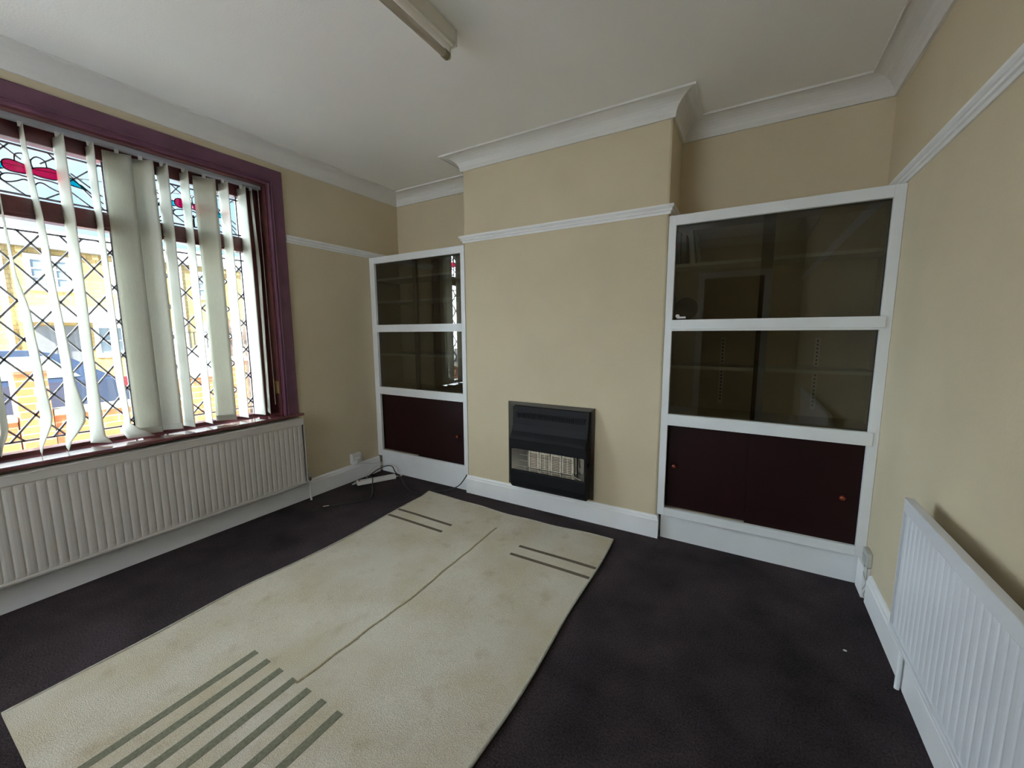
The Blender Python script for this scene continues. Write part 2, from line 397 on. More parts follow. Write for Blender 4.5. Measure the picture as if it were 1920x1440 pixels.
# picture rails
def rail_prof(z0, z1):
    h = z1 - z0
    return [(0, z0), (0.006, z0), (0.009, z0 + h * .25), (0.016, z0 + h * .32), (0.016, z0 + h * .55), (0.021, z0 + h * .62), (0.027, z0 + h * .78), (0.027, z1), (0, z1)]
struct('trim_2', sweep(nb(), [(C1, A - .01), (C1, 0), (C2, 0), (C2, A - .01)], rail_prof(1.875, 1.922)), white_wd)
struct('trim_3', sweep(nb(), [(0, -0.713), (0, A)], rail_prof(1.865, 1.913)), white_wd)
struct('trim_4', sweep(nb(), [(0, BACK), (0, WL - 0.105)], rail_prof(1.865, 1.913)), white_wd)
struct('trim_5', sweep(nb(), [(W, A), (W, BACK)], rail_prof(1.868, 1.914)), white_wd)
# skirting boards
def skirt(h=0.14, t=0.018): return [(0, -0.005), (t, -0.005), (t, h - 0.03), (t - 0.003, h - 0.024), (t - 0.004, h - 0.012), (t - 0.010, h - 0.004), (0.004, h), (0, h)]
struct('baseboard_left', sweep(nb(), [(0, BACK), (0, 0.0)], skirt()), white_wd)
struct('baseboard_chimney', sweep(nb(), [(C1, 0.028), (C1, 0), (C2, 0), (C2, 0.028)], skirt(0.142, 0.012)), white_wd)
struct('baseboard_right', sweep(nb(), [(W, -0.135), (W, BACK)], skirt(0.135, 0.02)), white_wd)
struct('baseboard_back', sweep(nb(), [(W, BACK), (0, BACK)], skirt()), white_wd)

# brown door in the wall behind the camera (seen only as a reflection)
d = bx(2.25, 2.95, BACK + 0.0, BACK + 0.035, 0.0, 1.95); dm = mat('varnished_door', (0.16, 0.07, 0.03), 0.4, var=0.3)
do = struct('door_1', d, dm)
bm = nb(); box(bm, 2.17, 2.25, BACK, BACK + 0.03, 0, 2.03); box(bm, 2.95, 3.03, BACK, BACK + 0.03, 0, 2.03); box(bm, 2.25, 2.95, BACK, BACK + 0.03, 1.95, 2.03)
struct('trim_6', bm, white_wd)

# ------------------------------------------------------------------ window
win = bpy.data.objects.new('window_1', None); COL.objects.link(win); win.location = (0, -1.82, WZ0); win['kind'] = 'structure'; ORG[win] = Vector((0, -1.82, WZ0))
# architrave inside the room (flat board, bead, rounded inner edge) mitred round the opening
bm = nb()
def arch(bm, poly_off, x_of):
    # path down right side, over top, down left side in (y,z)
    pth = [(WY, 0.665), (WY, WZ1), (WL, WZ1), (WL, 0.665)]
    rings = []
    for i, (y, z) in enumerate(pth):
        rr = []
        for off, x in poly_off:
            yy = y + off if i in (0, 1) else y - off
            zz = z + off if i in (1, 2) else z
            rr.append(bm.verts.new((x, yy, zz)))
        rings.append(rr)
    k = len(poly_off)
    for i in range(3):
        for j in range(k): bm.faces.new((rings[i][j], rings[i][(j + 1) % k], rings[i + 1][(j + 1) % k], rings[i + 1][j]))
    bm.faces.new(rings[0]); bm.faces.new(rings[-1][::-1])
arch(bm, [(0, 0), (0, 0.016), (0.008, 0.022), (0.018, 0.016), (0.022, 0.016), (0.025, 0.022), (0.03, 0.022), (0.033, 0.016), (0.098, 0.016), (0.105, 0.010), (0.105, 0)], None)
link('architrave', bm, mahog_d, win, bevel=0.0)
bm = nb()                                                    # reveal lining + boards
box(bm, -0.115, 0.0, WY - 0.012, WY, 0.665, WZ1); box(bm, -0.115, 0.0, WL, WL + 0.012, 0.665, WZ1); box(bm, -0.115, 0, WL, WY, WZ1 - 0.01, WZ1)
link('reveal_lining', bm, mahog, win)
FY = [(-0.925, -1.462), (-1.56, -2.10), (-2.198, -2.735)]      # glass openings, right to left
TZ0, TZ1 = 1.775, 1.868; GB, GT = 0.686, 2.125
bm = nb(); X0, X1 = -0.185, -0.115
box(bm, X0, X1, WL, WY, GT, WZ1); box(bm, X0, X1, WL, WY, WZ0, GB); box(bm, X0, X1, WL, WY, TZ0, TZ1)
ys = [WY, FY[0][0], FY[0][1], FY[1][0], FY[1][1], FY[2][0], FY[2][1], WL]
for a, b in ((ys[1], ys[0]), (ys[3], ys[2]), (ys[5], ys[4]), (ys[7], ys[6])):
    box(bm, X0 + 0.001, X1 - 0.001, a, b, GB, GT)
box(bm, X1, X1 + 0.006, WL, WY, TZ0 + 0.012, TZ0 + 0.02)
link('window_frame', bm, mahog, win, bevel=0.004)
bm = bx(-0.118, 0.078, WL - 0.11, -0.713, 0.648, 0.668)
link('window_sill', bm, mat('polished_sill_mahogany', (0.14, 0.035, 0.038), 0.14, var=0.3, vscale=14, coat=1.0), win, bevel=0.008)
link('outer_sill', bx(-0.32, -0.18, WL - 0.03, WY + 0.03, 0.60, 0.645), mahog, win)

def came(bm, a, b, wd=0.008, x=GX):
    a = Vector((x, *a)); b = Vector((x, *b)); d = (b - a); l = d.length
    if l < 1e-4: return
    d.normalize(); n = Vector((1, 0, 0)); s = d.cross(n)
    obox(bm, (a + b) / 2, d * (l / 2 + wd * .3), s * wd / 2, n * 0.0045)
def clip(a, b, y0, y1, z0, z1):
    (ax, az), (bx_, bz) = a, b; t0, t1 = 0.0, 1.0; dx, dz = bx_ - ax, bz - az
    for p, q in ((-dx, ax - y0), (dx, y1 - ax), (-dz, az - z0), (dz, z1 - az)):
        if abs(p) < 1e-9:
            if q < 0: return None
        else:
            r = q / p
            if p < 0: t0 = max(t0, r)
            else: t1 = min(t1, r)
    if t0 >= t1: return None
    return (ax + t0 * dx, az + t0 * dz), (ax + t1 * dx, az + t1 * dz)
def lattice(bm, y0, y1, z0, z1, py, pz, sy, sz, hole=None):
    """diagonal grid through node (py,pz), half-steps sy,sz"""
    for k in range(-40, 41):
        for s in (1, -1):
            if k % 2: continue
            cy = py + k * sy
            a = (cy - 60 * sy, pz - s * 60 * sz); b = (cy + 60 * sy, pz + s * 60 * sz)
            c = clip(a, b, y0, y1, z0, z1)
            if c: came(bm, c[0], c[1])
def petal(pts, bm, x=GX, th=0.003):
    prism(bm, pts, 'x', x - th / 2, x + th / 2)
def scurve(bm, pts, wd=0.005):
    P = catmull([(0, *p) for p in pts], 6)
    for a, b in zip(P[:-1], P[1:]): came(bm, (a.y, a.z), (b.y, b.z), wd)
NODE = [(-1.275, 1.309, 0.0775, 0.0885), (-1.868, 1.306, 0.0685, 0.0905), (-2.468, 1.306, 0.0685, 0.0905)]
for i, (yr, yl) in enumerate(FY):
    link('glass_pane', bx(GX - 0.002, GX + 0.002, yl - .005, yr + .005, GB - .005, TZ0 + .005), glass_w, win)
    link('glass_pane', bx(GX - 0.002, GX + 0.002, yl - .005, yr + .005, TZ1 - .005, GT + .005), glass_w, win)
    a, b = yl + 0.022, yr - 0.022
    bm = nb(); z0, z1 = 0.735, 1.720
    py, pz, sy, sz = NODE[i]
    lattice(bm, a, b, z0, z1, py, pz, sy, sz)
    for p, q in (((yl, z0), (yr, z0)), ((yl, z1), (yr, z1)), ((a, GB), (a, TZ0)), ((b, GB), (b, TZ0))): came(bm, p, q)
    link('leading', bm, lead_m, win)
    bm = nb(); z0, z1 = 1.884, 2.103; c = (a + b) / 2; zc = 2.000
    for p, q in (((yl, z0), (yr, z0)), ((yl, z1), (yr, z1)), ((a, TZ1), (a, GT)), ((b, TZ1), (b, GT))): came(bm, p, q)
    for s in (1, -1):
        for p, q in (((c + s * .235, z0), (c + s * .06, z1 - .002)), ((c + s * .235, z1), (c + s * .09, 1.96)), ((c + s * .19, z0 + .0), (c + s * .10, z0 + .075)),
                     ((c + s * .03, z0), (c + s * .11, z0 + .06)), ((c + s * .10, z1), (c + s * .03, z1 - .06)), ((c + s * .13, 2.03), (c + s * .235, 1.95)),
                     ((c + s * .16, 1.985), (c + s * .235, 1.915)), ((c, z0), (c, zc - .05))):
            came(bm, p, q, 0.006)
        for pts in ([(.0, -.012), (.03, -.018), (.07, -.018), (.088, -.004), (.085, .022), (.06, .032), (.02, .022), (.0, .012)],
                    [(.088, .012), (.12, .010), (.150, -.010), (.18, -.034)], [(.088, -.014), (.11, -.022), (.14, -.028), (.18, -.034)],
                    [(.0, -.025), (.02, -.03), (.05, -.028), (.085, -.035), (.10, -.055), (.085, -.07), (.055, -.06), (.03, -.045), (.012, -.05), (.0, -.07)],
                    [(.005, .012), (.0, .045), (.02, .07), (.045, .06), (.05, .03)]):
            scurve(bm, [(c + s * u, zc + v) for u, v in pts])
        g = nb(); petal([(c + s * u, zc + v) for u, v in [(.001, -.012), (.03, -.018), (.07, -.018), (.088, -.004), (.085, .022), (.06, .032), (.03, .027), (.001, .012)]], g, GX + .004)
        link('stained_petal', g, glass_p, win, label='magenta stained glass petal')
        g = nb(); petal([(c + s * u, zc + v) for u, v in [(.089, .011), (.12, .009), (.150, -.010), (.178, -.033), (.14, -.027), (.11, -.021), (.089, -.013)]], g, GX + .004)
        link('stained_leaf', g, glass_c, win, label='cyan stained glass leaf')
    link('leading', bm, lead_m, win)
# brass sash catch on the right hand lining
bm = bx(-0.052, -0.012, WY - 0.0155, WY - 0.012, 0.818, 0.905); box(bm, -0.040, -0.024, WY - 0.0175, WY - 0.0155, 0.83, 0.893)
link('brass_catch', bm, brass, win, bevel=0.001)

# ------------------------------------------------------------------ vertical blind
bl = thing('vertical_blind', (-0.05, -1.82, 2.2), 'cream fabric vertical blind with slats turned at odd angles in the window', 'blind')
bm = bx(-0.072, -0.038, WL + .02, WY - .014, 2.186, 2.205); box(bm, -0.070, -0.066, WL + .02, WY - .014, 2.181, 2.186); box(bm, -0.044, -0.040, WL + .02, WY - .014, 2.181, 2.186)
link('headrail', bm, rail_m, bl, bevel=0.002)
SW = 0.112
def slat(rows, bend=0.0, curl=None):
    """rows: (z, y, theta degrees) from top to bottom"""
    rows = sorted(rows, key=lambda r: -r[0])
    zs = [rows[0][0] + (rows[-1][0] - rows[0][0]) * i / 34 for i in range(35)]
    bm = nb(); grid = []
    for z in zs:
        k = 0
        while k < len(rows) - 2 and z < rows[k + 1][0]: k += 1
        a, b = rows[k], rows[k + 1]; t = (a[0] - z) / (a[0] - b[0]); t = max(0, min(1, t)); t = t * t * (3 - 2 * t) if len(rows) > 3 else t
        y = a[1] + (b[1] - a[1]) * t; th = math.radians(a[2] + (b[2] - a[2]) * t)
        xo = (a[3] if len(a) > 3 else 0) * (1 - t) + (b[3] if len(b) > 3 else 0) * t
        wd = SW * ((a[4] if len(a) > 4 else 1) * (1 - t) + (b[4] if len(b) > 4 else 1) * t)
        row = []
        for j in range(7):
            u = (j / 6 - .5) * wd; bow = bend * (1 - (2 * j / 6 - 1) ** 2)
            row.append(bm.verts.new((-0.06 + xo + math.sin(th) * u - math.cos(th) * bow, y + math.cos(th) * u + math.sin(th) * bow, z)))
        grid.append(row)
    for i in range(len(grid) - 1):
        for j in range(6): bm.faces.new((grid[i][j], grid[i][j + 1], grid[i + 1][j + 1], grid[i + 1][j]))
    o = link('slat', bm, slat_m, bl, smooth=True)
    md = o.modifiers.new('solid', 'SOLIDIFY'); md.thickness = 0.0007; md.offset = 0
    # hanger clip
    t0 = rows[0]
    h = nb(); box(h, -0.064, -0.056, t0[1] - .008, t0[1] + .008, 2.165, 2.186)
    link('hanger', h, plastic, o)
    if len(rows) <= 3:
        b = rows[-1]; th = math.radians(b[2]); hm = nb()
        obox(hm, (-0.06, b[1], b[0] + .018), Vector((math.sin(th), math.cos(th), 0)) * (SW / 2 - .004), Vector((math.cos(th), -math.sin(th), 0)) * .0016, (0, 0, .016))
        link('bottom_weight', hm, slat_m, o)
    return o
TOP = 2.170
slat([(TOP, -2.055, 82), (1.016, -2.045, 86), (0.827, -2.046, 86), (0.700, -2.071, 94)])
slat([(TOP, -1.958, 96), (1.82, -1.953, 96), (1.542, -1.947, 94), (1.306, -1.929, 84), (1.058, -1.922, 84), (0.852, -1.917, 80), (0.676, -1.951, 97)])
slat([(TOP, -1.860, 93), (1.605, -1.839, 88), (1.049, -1.826, 83), (0.834, -1.818, 66), (0.676, -1.865, 97)])
slat([(TOP, -1.747, 82), (1.62, -1.744, 82), (1.042, -1.747, 82), (0.73, -1.752, 76), (0.678, -1.742, 58)])
slat([(TOP, -1.641, 88), (1.636, -1.638, 93), (1.032, -1.640, 88), (0.76, -1.632, 92), (0.70, -1.615, 45), (0.677, -1.59, 20, 0.03)])
slat([(TOP, -1.540, 20), (1.65, -1.543, 25), (0.684, -1.543, 22)], 0.004)
slat([(TOP, -1.445, 42), (1.668, -1.443, 44), (0.684, -1.443, 38)], 0.006)
slat([(TOP, -1.354, 82), (1.621, -1.354, 83), (0.684, -1.356, 82)], 0.004)
slat([(TOP, -1.254, 90), (1.635, -1.252, 92), (0.684, -1.253, 93)], 0.004)
slat([(TOP, -1.152, 28), (1.648, -1.151, 40), (0.684, -1.156, 38)], 0.004)
slat([(TOP, -1.051, 86), (1.662, -1.049, 89), (0.684, -1.050, 88)], 0.004)
slat([(TOP, -0.947, 91), (1.676, -0.940, 91), (0.684, -0.948, 82)], 0.004)
slat([(TOP, -0.889, 111), (1.685, -0.876, 108), (0.684, -0.887, 110)], 0.002)
for k in range(6):
    slat([(TOP, -2.16 - .1 * k, 84), (1.4, -2.155 - .1 * k, 86 + random.uniform(-6, 6)), (0.684, -2.16 - .1 * k, 85)], 0.004)
bm = nb()
tube(bm, [(-0.045, WY - .03, 2.18), (-0.044, WY - .03, 1.4), (-0.045, WY - .028, 0.74)], 0.0022, 6)
link('control_cord', bm, plastic, bl)

# ------------------------------------------------------------------ radiators
def radiator(name, label, m, xw, sgn, y0, y1, z0, z1, depth0, depth1, pitch=0.033, pd=None):
    """sgn=+1: stands off the wall at x=xw towards +x"""
    t = thing(name, (xw + sgn * depth0, (y0 + y1) / 2, z0), label, 'radiator')
    X = lambda d: xw + sgn * d
    bm = nb(); nseg = int((y1 - y0 - .03) / pitch) * 6; ya, yb = y0 + .015, y1 - .015
    zz = [(z0 + .012, 0), (z0 + .030, 1), (z1 - .062, 1), (z1 - .044, 0)]
    grid = []
    for z, k in zz:
        row = []
        for i in range(nseg + 1):
            y = ya + (yb - ya) * i / nseg; ph = i % 6
            amp = (0, .003, .0042, .0042, .0042, .003)[ph] * k * (.7 if sgn > 0 else .5)
            row.append(bm.verts.new((X(depth1 - .006 + amp), y, z)))
        grid.append(row)
    for a, b in zip(grid[:-1], grid[1:]):
        for i in range(nseg): bm.faces.new((a[i], a[i + 1], b[i + 1], b[i]))
    link('ribbed_panel', bm, m, t)
    link('back_panel', bx(min(X(depth0), X(depth0 + .012)), max(X(depth0), X(depth0 + .012)), y0 + .01, y1 - .01, z0 + .01, z1 - .01), m, t, bevel=.003)
    bm = nb(); a, b = sorted((X(depth1 - .018), X(depth1))); box(bm, a, b, y0 + .004, y1 - .004, z1 - .046, z1 - .002)
    c, d_ = sorted((X(depth0), X(depth1 + .002))); box(bm, c, d_, y0, y1, z1 - .006, z1)
    link('top_rail', bm, m, t, bevel=.003)
    bm = nb(); a, b = sorted((X(depth1 - .016), X(depth1 + .003))); box(bm, a, b, y0 + .004, y1 - .004, z0, z0 + .014)
    link('bottom_seam', bm, m, t, bevel=.004)
    for yy in (y0, y1 - .003):
        a, b = sorted((X(depth0), X(depth1 - .002)))
        link('end_cover', bx(a, b, yy, yy + .003, z0 + .004, z1 - .004), m, t)
    # valve and pipe at the near-fireplace end
    bm = nb(); vx = X(pd or (depth0 + depth1) / 2)
    cyl(bm, (vx, y1 - .002, z0 + .022), (vx, y1 + .034, z0 + .022), .008)
    cyl(bm, (vx, y1 + .034, z0 + .004), (vx, y1 + .034, z0 + .034), .011)
    link('valve', bm, chrome, t, smooth=False)
    bm = nb(); cyl(bm, (vx, y1 + .034, z0 + .034), (vx, y1 + .034, z0 + .058), .013, .011)
    link('valve_cap', bm, grey_p, t)
    bm = nb(); cyl(bm, (vx, y1 + .034, 0.001), (vx, y1 + .034, z0 + .004), .0075)
    link('pipe', bm, white, t)
    for yy in (y0 + .2, y1 - .2):
        a, b = sorted((xw + sgn * .0005, X(depth0 + .002))); link('wall_bracket', bx(a, b, yy - .015, yy + .015, z0 + .08, z1 - .08), m, t)
    return t
radiator('panel_radiator', 'long cream ribbed panel radiator under the window sill', rad_l_m, 0, 1, -2.78, -0.735, 0.150, 0.634, 0.03, 0.097)
radiator('panel_radiator', 'white ribbed panel radiator low on the right-hand wall beside the wide cabinet', rad_r_m, W, -1, -2.3, -0.70, 0.245, 0.70, 0.058, 0.082, pd=0.032)

# ------------------------------------------------------------------ built-in cabinets
def cabinet(x0, x1, stL, stR, zs, label, shelves, ov, lock=False):
    """zs: plinth top, door bottom, door top, glass bottom ... ; ov = (x overlap start, end) of the sliding panes"""
    t = thing('alcove_cabinet', ((x0 + x1) / 2, 0.15, 0.0), label, 'cabinet')
    zb, d0, d1, g0, g1, h0, h1, zt = zs
    bm = nb()
    box(bm, x0 + .001, stL, 0.0, 0.022, zb, zt); box(bm, stR, x1 - .001, 0.0, 0.022, zb, zt)
    for a, b in ((zb, d0), (h1, zt)): box(bm, stL, stR, 0.0, 0.022, a, b)
    link('face_frame', bm, white, t, bevel=.0015)
    e = 0.018 if lock else 0.0
    bm = bx(stL - (0.004 if lock else 0), stR + e, -0.006 if lock else -0.001, 0.021, d1, g0); link('cross_rail', bm, white, t, bevel=.0015)
    bm = bx(stL - (0.006 if lock else 0), stR + e, -0.008 if lock else -0.001, 0.021, g1 + (.010 if lock else 0), h0); link('cross_rail', bm, white, t, bevel=.0015)
    if lock: link('bead', bx(stL - .004, stR + e, -0.004, 0.021, g1, g1 + .009), white, t)
    yb = A - .004
    bm = nb()
    box(bm, x0 + .002, x1 - .002, 0.023, yb, zt - .018, zt - .001); box(bm, x0 + .002, x1 - .002, 0.046, yb, g1 + .02, h0 - .004)
    box(bm, x0 + .002, x1 - .002, 0.046, yb, d1 + .03, g0 - .004); box(bm, x0 + .002, x1 - .002, 0.024, yb, zb + .01, d0 - .004)
    box(bm, x0 + .002, x1 - .002, yb - .003, yb, zb, zt - .02)
    box(bm, x0 + .002, x0 + .006, 0.046, yb - .004, zb + .05, zt - .02); box(bm, x1 - .006, x1 - .002, 0.046, yb - .004, zb + .05, zt - .02)
    link('carcass', bm, lining, t)
    link('plinth', bx(x0 + .02, x1 - .019, 0.024, 0.040, 0.0, zb), white, t)
    for z, y in shelves:
        link('shelf', bx(x0 + .008, x1 - .008, y, yb - .004, z - .009, z + .009), shelf_m, t)
    for a, b in ((g0, g1), (h0, h1)):
        link('glass_panel', bx(stL - .01, ov[1], 0.024, 0.028, a - .003, b + .003), glass_s, t)
        link('glass_panel', bx(ov[0], stR + .01, 0.034, 0.038, a - .003, b + .003), glass_s, t)
    mid = (ov[0] + ov[1]) / 2 - .02
    dL = link('sliding_door', bx(stL - .01, mid + .02, 0.036, 0.042, d0 + .004, d1 + .003), door_m, t)
    dR = link('sliding_door', bx(mid, stR + .01, 0.024, 0.031, d0 - .0015, d1 + .003), door_m, t)
    def knob(x, z, y, d):
        bm = nb(); cyl(bm, (x, y, z), (x, y - .014, z), .006, .007, 12); cyl(bm, (x, y - .014, z), (x, y - .022, z), .009, .014, 16, False)
        cyl(bm, (x, y - .022, z), (x, y - .028, z), .014, .008, 16); link('knob', bm, knob_m, d, smooth=True)
    if lock:
        knob(x0 + .083, 0.454, 0.036, dL); knob(x1 - .108, 0.428, 0.024, dR)
    else:
        knob(x1 - .105, 0.43, 0.024, dR)
    return t
CL = cabinet(0.0, C1, 0.057, 0.965, (0.15, 0.205, 0.709, 0.773, 1.245, 1.305, 1.813, 1.865),
             'narrower white alcove cabinet with smoked glass beside the window wall', [(1.69, .07), (1.50, .07), (1.05, .07)], (0.458, 0.508))
CR = cabinet(C2, W, 2.441, 3.325, (0.15, 0.197, 0.701, 0.765, 1.240, 1.301, 1.811, 1.863),
             'wider white alcove cabinet with smoked glass beside the right wall', [(1.611, .12), (1.029, .12)], (2.848, 2.900), True)
# slotted shelf strips and the little lock of the right cabinet
for x in (2.686, 3.145):
    bm = bx(x - .012, x + .012, A - .011, A - .0072, 0.80, 1.20)
    for k in range(18): box(bm, x - .004, x + .004, A - .0118, A - .011, 0.82 + k * .021, 0.83 + k * .021, 1)
    link('shelf_strip', bm, [shelf_m, cable_k], CR)
bm = nb(); cyl(bm, (2.466, 0.022, 1.322), (2.466, 0.010, 1.322), .010, n=16); box(bm, 2.463, 2.508, .014, .022, 1.309, 1.319)
lo = link('glass_lock', bm, plastic, CR)

# books and plate in the right cabinet
def book(x, z, th, dp, h, lean, m, label, spine=None, y=0.15):
    c, s = math.cos(lean), math.sin(lean); bm = nb()
    def q(u0, u1, y0, y1, v0, v1, mi=0):
        vs_ = []
        for u in (u0, u1):
            for yy in (y0, y1):
                for v in (v0, v1): vs_.append(bm.verts.new((x + u * c - v * s, yy, z + u * s + v * c)))
        for f in ((0, 1, 3, 2), (4, 6, 7, 5), (0, 4, 5, 1), (2, 3, 7, 6), (0, 2, 6, 4), (1, 5, 7, 3)):
            bm.faces.new([vs_[i] for i in f]).material_index = mi
    q(0, th, y, y + .004, 0, h); q(0, .003, y, y + dp, 0, h); q(th - .003, th, y, y + dp, 0, h); q(.003, th - .003, y + .004, y + dp - .004, .004, h - .004, 1)
    if spine:
        q(.001, th - .001, y - .001, y, h * .45, h * .66, 2)
    o = link('book', bm, [m, mat('paper', (.6, .57, .5), .9)] + ([spine] if spine else []), loc=(x, y, z))
    tag(o, label, 'book', 'books in the right cabinet'); return o
ZB = 1.6204
book(2.418, ZB, .026, .15, .185, 0, mat('navy_cloth', (.10, .11, .16), .6), 'navy book with a red band, leftmost on the upper shelf', mat('red_cloth', (.40, .06, .06), .6))
book(2.455, ZB, .026, .14, .165, 0.04, mat('brown_cloth', (.20, .16, .12), .7), 'brown book between the navy book and the thick grey one')
book(2.503, ZB, .026, .15, .190, 0.11, mat('grey_cloth', (.75, .76, .72), .6), 'thick pale grey book leaning left on the upper shelf')
book(2.540, ZB, .009, .14, .185, 0.135, mat('pale_card', (.85, .85, .80), .6), 'thin pale booklet leaning at the right end of the books')
bm = nb(); cy, cz = .19, 1.369; py_, r = 0.2, .066
for a, b, r0, r1, mi in ((.000, .010, .050, .066, 1), (.0, -.002, .050, .046, 0)):
    cyl(bm, (2.485, cy + .012 - a, cz), (2.485, cy + .012 - b, cz), r0, r1, 32, True, mi)
pl = link('plate', bm, [mat('dark_glaze', (.02, .022, .018), .3), mat('brown_glaze', (.05, .03, .02), .35)], loc=(2.485, cy, cz - .066), smooth=False)
tag(pl, 'dark round plate standing on edge in the right cabinet', 'plate')

# ------------------------------------------------------------------ gas fire
gf = thing('gas_fire', (1.69, -0.03, 0.155), 'black wall-mounted gas fire on the chimney breast above the skirting', 'gas fire')
bm = nb()                                                    # bevelled flange round the fire
o_ = (1.377, 2.008, 0.155, 0.756); i_ = (1.425, 1.962, 0.175, 0.725)
def ring(x0, x1, z0, z1, y): return [bm.verts.new(p) for p in ((x0, y, z0), (x1, y, z0), (x1, y, z1), (x0, y, z1))]
r0 = ring(*o_, -0.0005); r1 = ring(*o_, -0.014); r2 = ring(*i_, -0.026); r3 = ring(*i_, -0.0005)
for a, b in ((r0, r1), (r1, r2), (r2, r3)):
    for k in range(4): bm.faces.new((a[k], a[(k + 1) % 4], b[(k + 1) % 4], b[k]))
link('flange', bm, brown_m, gf)
# side profile of the hood: (y, z)
hood = [(-.018, .735), (-.040, .735), (-.045, .690), (-.050, .650), (-.056, .610), (-.070, .565), (-.092, .535), (-.104, .515), (-.104, .452), (-.090, .445), (-.018, .445)]
link('hood', prism(nb(), hood, 'x', 1.436, 1.985), black_m, gf, bevel=.004)
link('base_panel', prism(nb(), [(-.018, .165), (-.075, .165), (-.096, .185), (-.104, .22), (-.104, .296), (-.09, .302), (-.018, .302)], 'x', 1.44, 1.988), black_m, gf, bevel=.004)
for a_ in (1.976, 1.436): link('side_cheek', bx(a_, a_ + .014, -.103, -.018, .25, .50), black_m, gf, bevel=.002)
bm = nb()
for k in range(34): box(bm, 1.470 + k * .0145, 1.477 + k * .0145, -.052, -.047, .655, .683)
link('vent_slots', bm, mat('vent_shadow_black', (.002, .002, .002), .9), gf)
link('vent_rail', bx(1.462, 1.965, -.056, -.044, .684, .690), black_m, gf)
bm = nb()                                                    # polished reflector
box(bm, 1.450, 1.976, -.022, -.018, .302, .445)
prism(bm, [(1.450, -.100), (1.452, -.100), (1.548, -.03), (1.548, -.022), (1.450, -.022)], 'z', .302, .445)
prism(bm, [(1.976, -.100), (1.974, -.100), (1.900, -.03), (1.900, -.022), (1.976, -.022)], 'z', .302, .445)
prism(bm, [(-.098, .302), (-.022, .302), (-.022, .312)], 'x', 1.452, 1.974)
link('reflector', bm, steel_m, gf)
for a, b in ((1.560, 1.636), (1.642, 1.719), (1.725, 1.800), (1.806, 1.885)):
    bm = bx(a, b, -.052, -.036, .312, .430)
    cols = 1 if b - a < .0765 else 2
    for r in range(9):
        for c in range(cols):
            w_ = (b - a - .012) / cols
            x_ = a + .006 + c * w_
            box(bm, x_ + .002, x_ + w_ - .002, -.0528, -.052, .320 + r * .0112, .3258 + r * .0112, 1)
    link('radiant', bm, [ceram_m, slot_m], gf)
bm = nb()
for x in (1.56, 1.595, 1.638, 1.68, 1.722, 1.762, 1.803, 1.845, 1.885): cyl(bm, (x, -.094, .30), (x, -.094, .447), .0012, n=6)
for x in (1.512, 1.522, 1.532, 1.905, 1.915): cyl(bm, (x, -.085, .30), (x, -.085, .447), .0014, n=6)
for z in (.33, .37, .41): cyl(bm, (1.512, -.0955, z), (1.915, -.0955, z), .0011, n=6)
tube(bm, [(1.897, -.088, .34), (1.902, -.09, .325), (1.925, -.092, .313), (1.955, -.094, .305)], .003, 6)
link('wire_guard', bm, chrome, gf)
bm = nb(); cyl(bm, (1.988, -.06, .40), (1.999, -.06, .40), .016, n=20); link('control_knob', bm, black_m, gf)
bm = nb(); tube(bm, [(1.935, -.062, .43), (1.930, -.062, .40), (1.938, -.068, .375)], .002, 6); tube(bm, [(1.925, -.06, .345), (1.94, -.07, .330), (1.955, -.08, .345)], .002, 6)
link('igniter_lead', bm, cable_k, gf)

# ------------------------------------------------------------------ ceiling batten light
cl = thing('fluorescent_batten', (1.695, -1.7, 2.33), 'cream fluorescent batten light with bare tube on the ceiling', 'ceiling light')
Y0, Y1 = -2.50, -0.985
link('batten_body', prism(nb(), [(1.672, 2.4495), (1.722, 2.4495), (1.722, 2.402), (1.712, 2.392), (1.682, 2.392), (1.672, 2.402)], 'y', Y0, Y1), batten_m, cl, bevel=.002)
link('reflector_tray', prism(nb(), [(1.678, 2.3915), (1.716, 2.3915), (1.712, 2.382), (1.682, 2.382)], 'y', Y0, Y1 - .01), mat('bright_batten_enamel', (.88, .86, .80), .35), cl)
link('end_cap', bx(1.670, 1.724, Y1, Y1 + .008, 2.388, 2.4495), batten_m, cl, bevel=.002)
link('end_cap', bx(1.670, 1.724, Y0 - .008, Y0, 2.388, 2.4495), batten_m, cl, bevel=.002)
bm = nb(); cyl(bm, (1.690, Y0 + .03, 2.353), (1.690, Y1 - .042, 2.353), .014, n=20); link('tube', bm, tube_m, cl, smooth=True)
for s, e_ in ((Y1 - .042, Y1 - .018), (Y0 + .03, Y0 + .006)):
    bm = nb(); cyl(bm, (1.690, s, 2.353), (1.690, e_, 2.353), .0165, n=20); link('tube_cap', bm, holder_m, cl)
    bm = nb(); a, b = sorted((e_, e_ + (.010 if s > -2 else -.010))); box(bm, 1.678, 1.702, a, b, 2.345, 2.392); cyl(bm, (1.690, a, 2.353), (1.690, b, 2.353), .0125, n=18)
    link('lampholder', bm, batten_m, cl)

